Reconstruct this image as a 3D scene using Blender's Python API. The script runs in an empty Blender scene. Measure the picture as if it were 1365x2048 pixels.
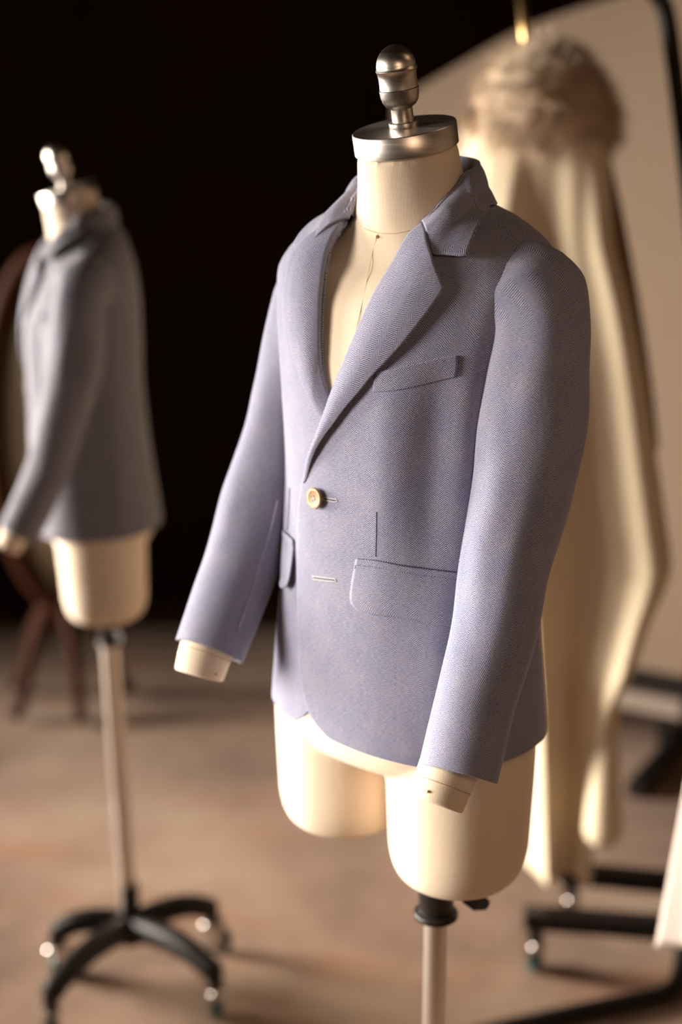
import bpy, bmesh, math, random
import numpy as np
from mathutils import Vector, Matrix, noise
from mathutils.bvhtree import BVHTree

SC = bpy.context.scene
COL = SC.collection
R = math.radians

# ------------------------------------------------------------------ camera, light, exposure
CAM_H, PITCH, FPX = 1.44, R(14.5), 2844.0
cam = bpy.data.cameras.new('camera')
cam.sensor_fit = 'VERTICAL'; cam.sensor_height = 36.0; cam.lens = 50.0
cam.dof.use_dof = True; cam.dof.focus_distance = 1.283; cam.dof.aperture_fstop = 1.8
cam.clip_start = 0.05
camo = bpy.data.objects.new('camera', cam); COL.objects.link(camo)
camo.location = (0, 0, CAM_H); camo.rotation_euler = (math.pi/2 - PITCH, 0, 0)
SC.camera = camo
vs = SC.view_settings
vs.view_transform = 'Standard'; vs.look = 'None'; vs.gamma = 1.0; vs.use_curve_mapping = False
vs.exposure = 0.3

world = bpy.data.worlds.new('world'); SC.world = world; world.use_nodes = True
bg = world.node_tree.nodes['Background']
bg.inputs[0].default_value = (1.0, 0.72, 0.5, 1); bg.inputs[1].default_value = 0.03

def area(name, loc, target, sx, sy, power, col):
    l = bpy.data.lights.new(name, 'AREA'); l.shape = 'RECTANGLE'; l.size = sx; l.size_y = sy
    l.energy = power; l.color = col
    o = bpy.data.objects.new(name, l); COL.objects.link(o); o.location = loc
    o.rotation_euler = (Vector(target) - Vector(loc)).to_track_quat('-Z', 'Y').to_euler()
    return o
def keyed(o, spread): o.data.spread = R(spread); return o
keyed(area('left_key_light', (-1.95, 1.05, 1.10), (0.3, 0.68, 0.52), 0.8, 1.2, 23, (1.0, 0.895, 0.775)), 66)  # added unseen key at the left; narrow spread keeps the far form dark
keyed(area('window_light', (-3.15, 3.05, 1.15), (0.3, 2.30, 0.72), 1.3, 1.6, 68, (1.0, 0.90, 0.785)), 62)
area('front_fill_light', (0.30, 0.15, 1.60), (0.12, 1.4, 1.1), 0.35, 0.35, 1.9, (1.0, 0.67, 0.44))  # added unseen front fill, placed so the near form shadows the far one
area('overhead_fill_light', (1.5, 1.2, 2.5), (0.6, 1.6, 0.9), 0.5, 0.5, 1.2, (1.0, 0.62, 0.36))  # unseen weak warm fill from above right

# ------------------------------------------------------------------ camera geometry helpers
CP, SP = math.cos(PITCH), math.sin(PITCH)
def ray(px, py):
    a, b = (px - 682.5)/FPX, -(py - 1024.0)/FPX
    return Vector((a, CP + b*SP, -SP + b*CP)).normalized()
CAM = Vector((0, 0, CAM_H))
def on_floor(px, py, z=0.0):
    d = ray(px, py); return CAM + d*((z - CAM_H)/d.z)
def at_dist(px, py, Y):
    d = ray(px, py); return CAM + d*(Y/d.y)
def on_plane(px, py, p, n):
    d = ray(px, py); return CAM + d*((Vector(p) - CAM).dot(n)/d.dot(n))

# main mannequin frame: +x' its left, -y' its front
AX, AY, PSI = 0.068, 1.38, R(39)
FR = Matrix.Translation((AX, AY, 0)) @ Matrix.Rotation(-PSI, 4, 'Z')
FI = FR.inverted()
LC = FI @ CAM
def lray(px, py): return (FI.to_3x3() @ ray(px, py)).normalized()
def lplane(px, py, p, n):
    d = lray(px, py); n = Vector(n); return LC + d*((Vector(p) - LC).dot(n)/d.dot(n))
def lxp(px, py, x): return lplane(px, py, (x, 0, 0), (1, 0, 0))

# ------------------------------------------------------------------ numeric helpers
def pchip(xs, ys, x):
    xs = np.asarray(xs, float); ys = np.asarray(ys, float); x = np.clip(np.asarray(x, float), xs[0], xs[-1])
    h = np.diff(xs); d = np.diff(ys)/h
    m = np.zeros(len(xs)); m[0] = d[0]; m[-1] = d[-1]
    for i in range(1, len(xs)-1):
        if d[i-1]*d[i] > 0:
            w1, w2 = 2*h[i]+h[i-1], h[i]+2*h[i-1]
            m[i] = (w1+w2)/(w1/d[i-1]+w2/d[i])
    k = np.clip(np.searchsorted(xs, x, side='right')-1, 0, len(h)-1)
    t = (x-xs[k])/h[k]; hh = h[k]
    return ((2*t**3-3*t**2+1)*ys[k] + (t**3-2*t**2+t)*hh*m[k] + (-2*t**3+3*t**2)*ys[k+1] + (t**3-t**2)*hh*m[k+1])

def crom(P, n):
    """smooth curve through points P (list of vectors), n samples, even by chord length"""
    P = np.array([tuple(p) for p in P], float)
    if len(P) == 2:
        t = np.linspace(0, 1, n)[:, None]; return P[0]*(1-t)+P[1]*t
    s = np.concatenate([[0], np.cumsum(np.linalg.norm(np.diff(P, axis=0), axis=1))])
    m = np.zeros_like(P)
    for i in range(len(P)):
        if i == 0: m[i] = (P[1]-P[0])/(s[1]-s[0])
        elif i == len(P)-1: m[i] = (P[-1]-P[-2])/(s[-1]-s[-2])
        else: m[i] = (P[i+1]-P[i-1])/(s[i+1]-s[i-1])
    x = np.linspace(0, s[-1], n)
    k = np.clip(np.searchsorted(s, x, side='right')-1, 0, len(s)-2)
    h = (s[k+1]-s[k]); t = ((x-s[k])/h)[:, None]; h = h[:, None]
    return ((2*t**3-3*t**2+1)*P[k]+(t**3-2*t**2+t)*h*m[k]+(-2*t**3+3*t**2)*P[k+1]+(t**3-t**2)*h*m[k+1])

def sstep(a, b, x):
    t = np.clip((np.asarray(x, float)-a)/(b-a), 0, 1); return t*t*(3-2*t)

# ------------------------------------------------------------------ object helpers
def link(name, me, mat=None, parent=None, smooth=True):
    o = bpy.data.objects.new(name, me); COL.objects.link(o)
    if mat: me.materials.append(mat)
    if parent: o.parent = parent
    if smooth and len(me.polygons):
        me.polygons.foreach_set('use_smooth', [True]*len(me.polygons))
    return o
def empty(name, loc, label, cat, rz=0, group=None):
    o = bpy.data.objects.new(name, None); COL.objects.link(o); o.empty_display_size = 0.05
    o.location = loc; o.rotation_euler = (0, 0, rz); o['label'] = label; o['category'] = cat
    if group: o['group'] = group
    return o
def tag(o, label=None, cat=None, group=None, kind=None):
    for k, v in (('label', label), ('category', cat), ('group', group), ('kind', kind)):
        if v: o[k] = v
    return o
def grid_mesh(name, G, uv=None, wrap=False, flip=False, caps=(False, False)):
    """G: (rows, cols, 3) array"""
    nr, nc = G.shape[:2]
    verts = G.reshape(-1, 3).tolist(); faces = []; fuv = []
    for i in range(nr-1):
        for j in range(nc if wrap else nc-1):
            j2 = (j+1) % nc
            q = [i*nc+j, i*nc+j2, (i+1)*nc+j2, (i+1)*nc+j]
            if uv is not None:
                jj = j+1
                c = [uv[i, j], uv[i, jj], uv[i+1, jj], uv[i+1, j]]
            if flip:
                q.reverse()
                if uv is not None: c.reverse()
            faces.append(q)
            if uv is not None: fuv += c
    for ci, row in ((0, 0), (1, nr-1)):
        if caps[ci]:
            q = [row*nc+j for j in range(nc)]
            if (ci == 0) != flip: q.reverse()
            faces.append(q)
            if uv is not None: fuv += [(0, 0)]*nc
    me = bpy.data.meshes.new(name); me.from_pydata(verts, [], faces); me.update()
    if uv is not None:
        l = me.uv_layers.new(name='UVMap')
        l.data.foreach_set('uv', np.array(fuv, float).ravel())
    return me
def solid(o, th, offset=-1.0):
    m = o.modifiers.new('thickness', 'SOLIDIFY'); m.thickness = th; m.offset = offset; m.use_even_offset = False
    return o
def tube_grid(P, rad, n=16, closed=False):
    P = np.array([tuple(p) for p in P], float); m = len(P)
    rad = np.broadcast_to(np.asarray(rad, float), (m,))
    T = np.gradient(P, axis=0); T /= np.linalg.norm(T, axis=1)[:, None]
    up = np.array([0, 0, 1.0]) if abs(T[0, 2]) < 0.9 else np.array([0, 1.0, 0])
    u = np.cross(T[0], up); u /= np.linalg.norm(u)
    G = np.zeros((m, n, 3)); a = np.linspace(0, 2*np.pi, n, endpoint=False)
    for i in range(m):
        u = u - T[i]*np.dot(u, T[i]); u /= np.linalg.norm(u); v = np.cross(T[i], u)
        G[i] = P[i] + rad[i]*(np.cos(a)[:, None]*u + np.sin(a)[:, None]*v)
    return G
def tube(name, P, rad, mat, parent=None, n=14, caps=True):
    return link(name, grid_mesh(name, tube_grid(P, rad, n), wrap=True, caps=(caps, caps)), mat, parent)
def lathe_grid(prof, n=48):
    a = np.linspace(0, 2*np.pi, n, endpoint=False)
    return np.array([[(r*math.cos(t), r*math.sin(t), z) for t in a] for r, z in prof])
def lathe(name, prof, mat, parent=None, n=48, M=None, sharp=True):
    G = lathe_grid(prof, n)
    me = grid_mesh(name, G, wrap=True, caps=(True, True))
    if M is not None: me.transform(M)
    o = link(name, me, mat, parent)
    if sharp:
        try: me.set_sharp_from_angle(angle=R(38))
        except Exception: pass
    return o
def bmesh_obj(name, bm, mat, parent=None, smooth=False, bevel=0.0, seg=2):
    me = bpy.data.meshes.new(name); bm.to_mesh(me); bm.free()
    o = link(name, me, mat, parent, smooth)
    if bevel:
        b = o.modifiers.new('edges', 'BEVEL'); b.width = bevel; b.segments = seg; b.limit_method = 'ANGLE'
    return o
def add_box(bm, c, s, M=None):
    r = bmesh.ops.create_cube(bm, size=1.0)
    mt = Matrix.Translation(c) @ Matrix.Diagonal((*s, 1))
    if M is not None: mt = M @ mt
    bmesh.ops.transform(bm, matrix=mt, verts=r['verts'])
def box(name, c, s, mat, parent=None, bevel=0.0, M=None):
    bm = bmesh.new(); add_box(bm, c, s, M); return bmesh_obj(name, bm, mat, parent, bevel=bevel)

# ------------------------------------------------------------------ materials
class NT:
    def __init__(s, name):
        s.m = bpy.data.materials.new(name); s.m.use_nodes = True
        s.t = s.m.node_tree; s.b = s.t.nodes['Principled BSDF']
    def n(s, typ, **kw):
        x = s.t.nodes.new(typ)
        for k, v in kw.items(): setattr(x, k, v)
        return x
    def set(s, sock, v):
        if hasattr(v, 'is_output'): s.t.links.new(v, sock)
        else: sock.default_value = v
    def math(s, op, a, b=None, c=None, clamp=False):
        x = s.n('ShaderNodeMath', operation=op, use_clamp=clamp)
        for i, v in enumerate((a, b, c)):
            if v is not None: s.set(x.inputs[i], v)
        return x.outputs[0]
    def mix(s, f, a, b, mode='MIX'):
        x = s.n('ShaderNodeMix', data_type='RGBA', blend_type=mode)
        s.set(x.inputs[0], f); s.set(x.inputs[6], a); s.set(x.inputs[7], b)
        return x.outputs[2]
    def noise(s, vec, scale, detail=3, rough=0.5):
        x = s.n('ShaderNodeTexNoise'); x.inputs['Scale'].default_value = scale
        x.inputs['Detail'].default_value = detail; x.inputs['Roughness'].default_value = rough
        if vec is not None: s.t.links.new(vec, x.inputs['Vector'])
        return x.outputs['Fac']
    def ramp(s, f, stops):
        x = s.n('ShaderNodeValToRGB'); s.set(x.inputs[0], f)
        e = x.color_ramp.elements
        while len(e) < len(stops): e.new(0.5)
        for k, (p, c) in enumerate(stops):
            e[k].position = p; e[k].color = c if len(c) == 4 else (*c, 1)
        return x.outputs[0]
    def coord(s, which='Object'):
        return s.n('ShaderNodeTexCoord').outputs[which]
    def mapping(s, v, scale=(1, 1, 1), rot=(0, 0, 0), loc=(0, 0, 0)):
        x = s.n('ShaderNodeMapping'); s.t.links.new(v, x.inputs[0])
        x.inputs['Scale'].default_value = scale; x.inputs['Rotation'].default_value = rot; x.inputs['Location'].default_value = loc
        return x.outputs[0]
    def P(s, **kw):
        for k, v in kw.items(): s.set(s.b.inputs[k], v)
        return s
    def bump(s, h, strength, dist):
        x = s.n('ShaderNodeBump'); x.inputs['Strength'].default_value = strength; x.inputs['Distance'].default_value = dist
        s.t.links.new(h, x.inputs['Height']); s.t.links.new(x.outputs[0], s.b.inputs['Normal'])
        return s

def plain(name, col, rough=0.6, metal=0.0, var=0.06, vscale=30, bumpd=0.0, sheen=0.0, spec=0.4):
    k = NT(name); f = k.noise(k.coord(), vscale, 3)
    c0 = tuple(max(0, x*(1-var)) for x in col); c1 = tuple(min(1, x*(1+var)) for x in col)
    k.P(**{'Base Color': k.ramp(f, [(0.3, c0), (0.7, c1)]), 'Roughness': rough, 'Metallic': metal, 'Specular IOR Level': spec})
    if sheen: k.P(**{'Sheen Weight': sheen, 'Sheen Roughness': 0.5})
    if bumpd: k.bump(k.noise(k.coord(), vscale*12, 2), 0.4, bumpd)
    return k.m

def herringbone(name='herringbone_wool', b0=(0.030, 0.056, 0.205, 1), b1=(0.048, 0.082, 0.255, 1), p0=(0.41, 0.40, 0.46, 1), p1=(0.555, 0.52, 0.54, 1)):
    k = NT(name); uv = k.coord('UV')
    sep = k.n('ShaderNodeSeparateXYZ'); k.t.links.new(uv, sep.inputs[0]); u, v = sep.outputs[0], sep.outputs[1]
    obj = k.coord('Object')
    wob = k.noise(obj, 420, 2)
    big = k.noise(obj, 38, 3)
    W = 0.0114
    pp = k.math('PINGPONG', u, W)
    ph = k.math('MULTIPLY_ADD', pp, 0.92, v)
    ph = k.math('MULTIPLY_ADD', wob, 0.0008, ph)
    s = k.math('SINE', k.math('MULTIPLY', ph, 2*math.pi/0.00205))
    # thread slubs along the weft
    slub = k.noise(k.mapping(uv, (260, 1500, 1)), 1.0, 2)
    e = k.math('MULTIPLY_ADD', k.math('SUBTRACT', slub, 0.5), 1.7, s)
    e = k.math('MULTIPLY_ADD', k.math('SUBTRACT', big, 0.5), -0.7, e)
    f = k.math('MULTIPLY_ADD', e, 0.62, 0.52, clamp=True)
    blue = k.mix(k.math('MULTIPLY_ADD', big, 1.5, -0.25, clamp=True), b0, b1)
    pale = k.mix(slub, p0, p1)
    k.P(**{'Base Color': k.mix(f, blue, pale), 'Roughness': 0.9, 'Sheen Weight': 0.18, 'Sheen Roughness': 0.45, 'Specular IOR Level': 0.15})
    fuzz = k.noise(obj, 900, 2)
    h = k.math('MULTIPLY_ADD', s, 0.35, fuzz)
    k.bump(h, 0.35, 0.0006)
    return k.m

def linen():
    k = NT('cream_linen'); o = k.coord()
    w1 = k.noise(k.mapping(o, (900, 900, 90)), 1.0, 2); w2 = k.noise(k.mapping(o, (90, 90, 1200)), 1.0, 2)
    weave = k.math('ADD', w1, w2); big = k.noise(o, 14, 3)
    c = k.mix(big, (0.87, 0.715, 0.555, 1), (0.91, 0.765, 0.61, 1))
    c = k.mix(k.math('MULTIPLY_ADD', weave, 0.5, -0.25, clamp=True), k.mix(0.10, c, (0.5, 0.36, 0.22, 1)), c)
    k.P(**{'Base Color': c, 'Roughness': 0.85, 'Sheen Weight': 0.1, 'Specular IOR Level': 0.2})
    k.bump(weave, 0.25, 0.0005); return k.m

def steel(name, col=(0.72, 0.665, 0.61), rough=0.33):
    k = NT(name); o = k.coord()
    f = k.noise(k.mapping(o, (12, 12, 900)), 1.0, 3)
    k.P(**{'Base Color': k.mix(f, tuple(x*0.88 for x in col)+(1,), col+(1,)), 'Metallic': 1.0,
           'Roughness': k.math('MULTIPLY_ADD', f, 0.14, rough-0.07), 'Anisotropic': 0.5})
    k.bump(f, 0.02, 0.0002); return k.m

def rug():
    k = NT('distressed_rug'); o = k.coord()
    a = k.noise(k.mapping(o, (1, 1, 1), (0, 0, R(20))), 2.2, 5, 0.6)
    b = k.noise(k.mapping(o, (1.0, 2.6, 1), (0, 0, R(18))), 2.4, 4, 0.6)
    c = k.noise(o, 60, 4, 0.65); d = k.noise(o, 700, 2)
    base = k.ramp(a, [(0.36, (0.205, 0.115, 0.074)), (0.5, (0.36, 0.225, 0.150)), (0.64, (0.47, 0.325, 0.225))])
    rust = k.math('MULTIPLY', k.math('MULTIPLY_ADD', b, 6.0, -3.2, clamp=True), 0.7)
    base = k.mix(rust, base, (0.40, 0.155, 0.06, 1))
    base = k.mix(k.math('MULTIPLY_ADD', c, 1.6, -0.55, clamp=True), k.mix(0.35, base, (0.2, 0.13, 0.09, 1)), base)
    k.P(**{'Base Color': base, 'Roughness': 0.95, 'Sheen Weight': 0.15, 'Specular IOR Level': 0.1})
    k.bump(d, 0.5, 0.002); return k.m

def wood(name, c0, c1, rough=0.4, sc=1.0, spec=0.12):
    k = NT(name); o = k.coord()
    f = k.noise(k.mapping(o, (8*sc, 60*sc, 60*sc)), 1.0, 4, 0.6)
    k.P(**{'Base Color': k.mix(f, (*c0, 1), (*c1, 1)), 'Roughness': rough, 'Specular IOR Level': spec})
    k.bump(f, 0.15, 0.001); return k.m

HB = herringbone(); HB_SHADED = herringbone('herringbone_wool_shaded', (0.045, 0.055, 0.125, 1), (0.062, 0.074, 0.15, 1), (0.33, 0.315, 0.33, 1), (0.42, 0.40, 0.41, 1)); LINEN = linen()  # second copy carries the far blazer's shade and warm veil in its thread colours
STEEL = steel('brushed_steel'); SATIN = plain('satin_steel', (0.70, 0.61, 0.54), 0.40, 1.0, var=0.02)
CHROME = steel('polished_chrome', (0.75, 0.70, 0.66), 0.16)
PAPER_EDGE = plain('seam_thread', (0.60, 0.43, 0.28), 0.9)
BRASS = plain('brass', (0.62, 0.42, 0.18), 0.3, 1.0)
BLACKPL = plain('black_plastic', (0.012, 0.010, 0.009), 0.42, vscale=60)
BLACKMT = plain('black_powder_coat', (0.014, 0.011, 0.010), 0.42, vscale=200, bumpd=0.0003, spec=0.22)
TEAL = plain('teal_rubber', (0.012, 0.075, 0.078), 0.35)
CREAMTH = plain('cream_thread', (0.60, 0.56, 0.55), 0.9, vscale=2000, var=0.15)
SEAM = plain('lilac_seam', (0.42, 0.36, 0.45), 0.9)
DARKTH = plain('navy_thread', (0.05, 0.055, 0.12), 0.95)
LINING = plain('blue_lining', (0.09, 0.10, 0.2), 0.6)

# ------------------------------------------------------------------ setting
FLOOR = plain('dark_floor_boards', (0.11, 0.055, 0.035), 0.5, vscale=6, var=0.3)
WALL = plain('dark_brown_wall', (0.034, 0.019, 0.011), 0.9, vscale=3, var=0.2, spec=0.02)
fl = box('floor', (0.3, 1.6, -0.056), (6.4, 6.6, 0.1), FLOOR); tag(fl, kind='structure')
wb = box('wall_back', (0.3, 4.65, 1.4), (6.4, 0.1, 2.8), WALL); tag(wb, kind='structure')
PLASTER = plain('warm_plaster', (0.20, 0.135, 0.09), 0.9, vscale=4, var=0.08, spec=0.1)
DARKC = plain('dark_ceiling', (0.05, 0.035, 0.025), 0.9, spec=0.05)
for nm, c, sz, mt in (('wall_front', (0.3, -1.65, 1.4), (6.4, 0.1, 2.8), PLASTER), ('wall_right', (3.45, 1.5, 1.4), (0.1, 6.2, 2.8), PLASTER),
                      ('wall_left', (-3.35, 1.5, 1.4), (0.1, 6.2, 2.8), WALL), ('ceiling', (0.3, 1.5, 2.85), (6.4, 6.4, 0.1), DARKC)):
    tag(box(nm, c, sz, mt), kind='structure')
bm = bmesh.new()
for y, z, sy, sz in ((3.05, 0.26, 1.50, 0.07), (3.05, 2.04, 1.50, 0.07), (2.33, 1.15, 0.07, 1.85), (3.77, 1.15, 0.07, 1.85)):
    add_box(bm, (-3.27, y, z), (0.07, sy, sz))
tag(bmesh_obj('window_1', bm, PLASTER, bevel=0.004), kind='structure')

# ------------------------------------------------------------------ body surfaces (mannequin frame)
def ring(cy, cz, a, bf, bb, n, tau, th):
    s, c = np.sin(th), np.cos(th)
    X = a*np.sign(s)*np.abs(s)**(2/n)
    Y = -np.where(c > 0, bf, bb)*np.sign(c)*np.abs(c)**(2/n)
    return np.stack([X, cy + Y*np.cos(tau), cz + Y*np.sin(tau)], axis=-1)

class Loft:
    """sections: (t, cz, cy, a, bf, bb, n, tau_deg) with t rising from bottom to top"""
    def __init__(s, rows): s.r = np.array(rows, float)
    def at(s, t, th):
        k = s.r[:, 0]
        cz, cy, a, bf, bb, n, ta = [pchip(k, s.r[:, i], t) for i in range(1, 8)]
        return ring(cy, cz, a, bf, bb, n, np.radians(ta), th)
    def grid(s, ts, ths):
        T, H = np.meshgrid(ts, ths, indexing='ij'); return s.at(T, H)

BODY = Loft([
    # t   cz     cy      a      bf     bb    n    tau
    (0, 0.820, 0.000, 0.070, 0.050, 0.050, 2.2, 0),
    (1, 0.835, 0.000, 0.120, 0.080, 0.085, 2.2, 0),
    (2, 0.865, 0.000, 0.136, 0.092, 0.100, 2.2, 0),
    (3, 0.930, 0.000, 0.133, 0.096, 0.100, 2.2, 0),
    (4, 1.020, 0.000, 0.120, 0.094, 0.084, 2.2, 0),
    (5, 1.110, 0.000, 0.114, 0.097, 0.080, 2.2, 0),
    (6, 1.220, 0.000, 0.122, 0.0985, 0.086, 2.3, 0),
    (7, 1.285, 0.003, 0.130, 0.0885, 0.084, 2.3, 0),
    (8, 1.322, 0.006, 0.134, 0.0765, 0.076, 2.3, 6),
    (9, 1.345, 0.006, 0.112, 0.064, 0.066, 2.2, 12),
    (10, 1.366, 0.004, 0.076, 0.058, 0.058, 2.1, 16),
    (11, 1.384, 0.001, 0.057, 0.054, 0.052, 2.0, 16),
    (12, 1.408, -0.004, 0.0505, 0.0505, 0.049, 2.0, 15),
    (13, 1.436, -0.010, 0.0470, 0.0475, 0.0475, 2.0, 14)])
CAPT = R(14)
CAPM = Matrix.Translation((0, -0.010, 1.436)) @ Matrix.Rotation(CAPT, 4, 'X')

def build_body(parent):
    th = np.linspace(0, 2*np.pi, 64, endpoint=False)
    parts = [BODY.grid(np.linspace(0, 13, 90), th)]
    for sx, zb in ((1, 0.703), (-1, 0.722)):
        zs = [0.0, 0.004, 0.012, 0.024, 0.040, 0.075, 0.11, 0.15, 0.20]
        rs = [0.048, 0.056, 0.0635, 0.0685, 0.0715, 0.073, 0.0745, 0.0755, 0.071]
        G = []
        for z, r in zip(zs, rs):
            cx = sx*0.0745 - 0.006
            G.append([(cx + r*np.sin(a)*1.0, 0.0 - r*1.04*np.cos(a), zb + z) for a in th])
        parts.append(np.array(G))
    bm = bmesh.new()
    for G in parts:
        me = grid_mesh('tmp', G, wrap=True, caps=(True, True)); bm.from_mesh(me); bpy.data.meshes.remove(me)
    bmesh.ops.recalc_face_normals(bm, faces=bm.faces)
    me = bpy.data.meshes.new('torso'); bm.to_mesh(me); bm.free()
    o = link('torso', me, LINEN, parent)
    m = o.modifiers.new('union', 'REMESH'); m.mode = 'VOXEL'; m.voxel_size = 0.0035; m.use_smooth_shade = True
    m = o.modifiers.new('smooth', 'SMOOTH'); m.factor = 0.5; m.iterations = 8
    return o

# ------------------------------------------------------------------ sleeves and arms
def px_axis(rows, head):
    """rows: (py, centre px, half width px, distance) -> local points and radii, after the inner head points"""
    P = [Vector(h[:3]) for h in head]; Rr = [h[3] for h in head]
    cs = [(r[1], r[0]) for r in rows]
    for k, (py, cx, hw, xl) in enumerate(rows):
        p = FI @ at_dist(cx, py, xl); P.append(p)
        a, b = cs[max(k-1, 0)], cs[min(k+1, len(cs)-1)]
        lean = math.atan2(abs(b[0]-a[0]), abs(b[1]-a[1]))
        zc = (FR @ p - CAM).dot(Vector((0, CP, -SP)))
        Rr.append(hw*math.cos(lean)*zc/FPX)
    return P, Rr
def arm_tube(P, Rr, nrows, n, squash=0.94, fold=0.0, seed=0, r_end=None, s0=0.0, s1=1.0):
    Q = crom(P, nrows); s = np.linspace(0, 1, nrows)
    d = np.concatenate([[0], np.cumsum([(P[i+1]-P[i]).length for i in range(len(P)-1)])]); d /= d[-1]
    rr = pchip(d, Rr, s)
    T = np.gradient(Q, axis=0); T /= np.linalg.norm(T, axis=1)[:, None]
    a = np.linspace(0, 2*np.pi, n, endpoint=False)
    G = np.zeros((nrows, n, 3)); UV = np.zeros((nrows, n+1, 2)); L = np.concatenate([[0], np.cumsum(np.linalg.norm(np.diff(Q, axis=0), axis=1))])
    lc = np.array(LC); pe = None
    for i in range(nrows):
        view = Q[i]-lc; view /= np.linalg.norm(view)
        e1 = np.cross(T[i], view); l = np.linalg.norm(e1); e1 /= l
        if pe is not None and e1.dot(pe) < 0: e1 = -e1
        pe = e1
        e2 = np.cross(T[i], e1); e2 /= np.linalg.norm(e2)
        f = np.ones(n)
        if fold:
            for j in range(n):
                v = Vector((math.cos(a[j])*1.6, math.sin(a[j])*1.6, L[i]*13.0 + seed))
                f[j] += fold*noise.noise(v)/max(rr[i], .02)*math.sin(math.pi*min(1, s[i]*1.02+.05))
        G[i] = Q[i] + rr[i]*f[:, None]*(np.cos(a)[:, None]*e1 + squash*np.sin(a)[:, None]*e2)
        UV[i, :, 0] = np.linspace(0, 2*np.pi, n+1)*0.047; UV[i, :, 1] = L[i]
    seg = np.linalg.norm(np.diff(G, axis=0), axis=2); cum = np.concatenate([np.zeros((1, n)), np.cumsum(seg, axis=0)]); k0 = nrows//3
    cum = cum - cum[k0] + L[k0]
    UV[:, :n, 1] = cum; UV[:, n, 1] = cum[:, 0]
    return G, UV, Q, rr, T

NEAR_HEAD = [(0.095, 0.004, 1.316, 0.022), (0.121, 0.003, 1.315, 0.043), (0.137, -0.003, 1.301, 0.0515)]
NEAR = [(660, 1083, 100, 1.272), (760, 1071, 108, 1.268), (860, 1060, 109, 1.263), (1000, 1038, 103, 1.252),
        (1140, 1010, 93, 1.236), (1260, 990, 89, 1.220), (1400, 952, 84, 1.198), (1546, 917, 83, 1.170)]
FAR_HEAD = [(-0.088, 0.004, 1.316, 0.022), (-0.110, 0.004, 1.306, 0.038), (-0.122, 0.006, 1.288, 0.045)]
FAR = [(620, 634, 94, 1.458), (700, 618, 98, 1.458), (780, 600, 96, 1.455), (880, 570, 94, 1.447), (1000, 529, 89, 1.432),
       (1120, 487, 84, 1.410), (1200, 457, 80, 1.392), (1302, 419, 76, 1.365)]
NP, NR = px_axis(NEAR, NEAR_HEAD); FP, FRr = px_axis(FAR, FAR_HEAD)

def build_sleeve(P, Rr, seed, parent, seam=None):
    G, UV, Q, rr, T = arm_tube(P, Rr, 90, 56, 0.95, 0.0042, seed)
    nrow = len(G)
    # the back of the cuff rides a little higher than its front
    lc = np.array(LC); vw = Q[-1]-lc; vw /= np.linalg.norm(vw)
    for k in range(1, 9):
        dep = (G[-k]-Q[-k]) @ vw; G[-k] = G[-k] - T[-k]*(np.clip(dep, 0, 1)*0.16*(9-k)/8)[:, None]
    # turn the cuff in and run a lining up inside
    extra, euv = [], []
    for k, (off, f) in enumerate(((0.0012, 0.985), (0.0006, 0.955), (-0.02, 0.93), (-0.06, 0.90))):
        base = G[-1] + T[-1]*off; c = Q[-1] + T[-1]*off
        extra.append(c + (base - c)*f); u = UV[-1].copy(); u[:, 1] += 0.002*(k+1); euv.append(u)
    G = np.concatenate([G, np.array(extra)]); UV = np.concatenate([UV, np.array(euv)])
    o = link('sleeve', grid_mesh('sleeve', G, UV, wrap=True, caps=(True, False)), HB, parent)
    if seam:
        b = bvh_of(G); pts = []
        for x, y in seam:
            h = b.ray_cast(LC, lray(x, y))
            if h[0]: pts.append(h[0] + h[1]*0.0001)
        if len(pts) > 2: tube('sleeve_seam', crom(pts, 40), 0.0007, SEAM, o, 8)
    return o

def build_arm(P, Rr, mid, tip, r_tip, parent):
    """linen arm inside the sleeve, ending in a flat capped wrist"""
    pts = [P[1].lerp(P[2], 0.5)] + [p for p in P[3:-1]] + [mid, tip]
    rad = [0.030] + [0.036 - 0.0012*i for i in range(len(P[3:-1]))] + [r_tip*1.07, r_tip]
    G, UV, Q, rr, T = arm_tube(pts, rad, 60, 40, 0.86)
    tail = []
    for off, f in ((0.0012, 0.985), (0.0022, 0.95), (0.0026, 0.86)):
        c = Q[-1] + T[-1]*off; tail.append(c + (G[-1] - Q[-1])*f)
    G2 = np.concatenate([G, np.array(tail)])
    o = link('arm', grid_mesh('arm', G2, wrap=True, caps=(True, True)), LINEN, parent)
    # the stitched band just above the wrist
    k = 60 - 5
    for kk in range(59, 0, -1):
        if np.linalg.norm(Q[kk]-Q[59]) > 0.0155: k = kk; break
    loop = [tuple(Q[k] + (G[k, j]-Q[k])*1.004) for j in range(40)] + [tuple(Q[k] + (G[k, 0]-Q[k])*1.004)]
    link('wrist_seam', grid_mesh('wrist_seam', tube_grid(loop, 0.00045, 6), wrap=True), PAPER_EDGE, o)
    return o, G, Q, T

def brass_pin(p, nrm, parent, r=0.0016):
    bm = bmesh.new(); bmesh.ops.create_uvsphere(bm, u_segments=14, v_segments=8, radius=r)
    bmesh.ops.transform(bm, matrix=Matrix.Translation(Vector(p) + Vector(nrm)*r*0.35), verts=bm.verts)
    return bmesh_obj('pin_head', bm, BRASS, parent, smooth=True)

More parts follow.
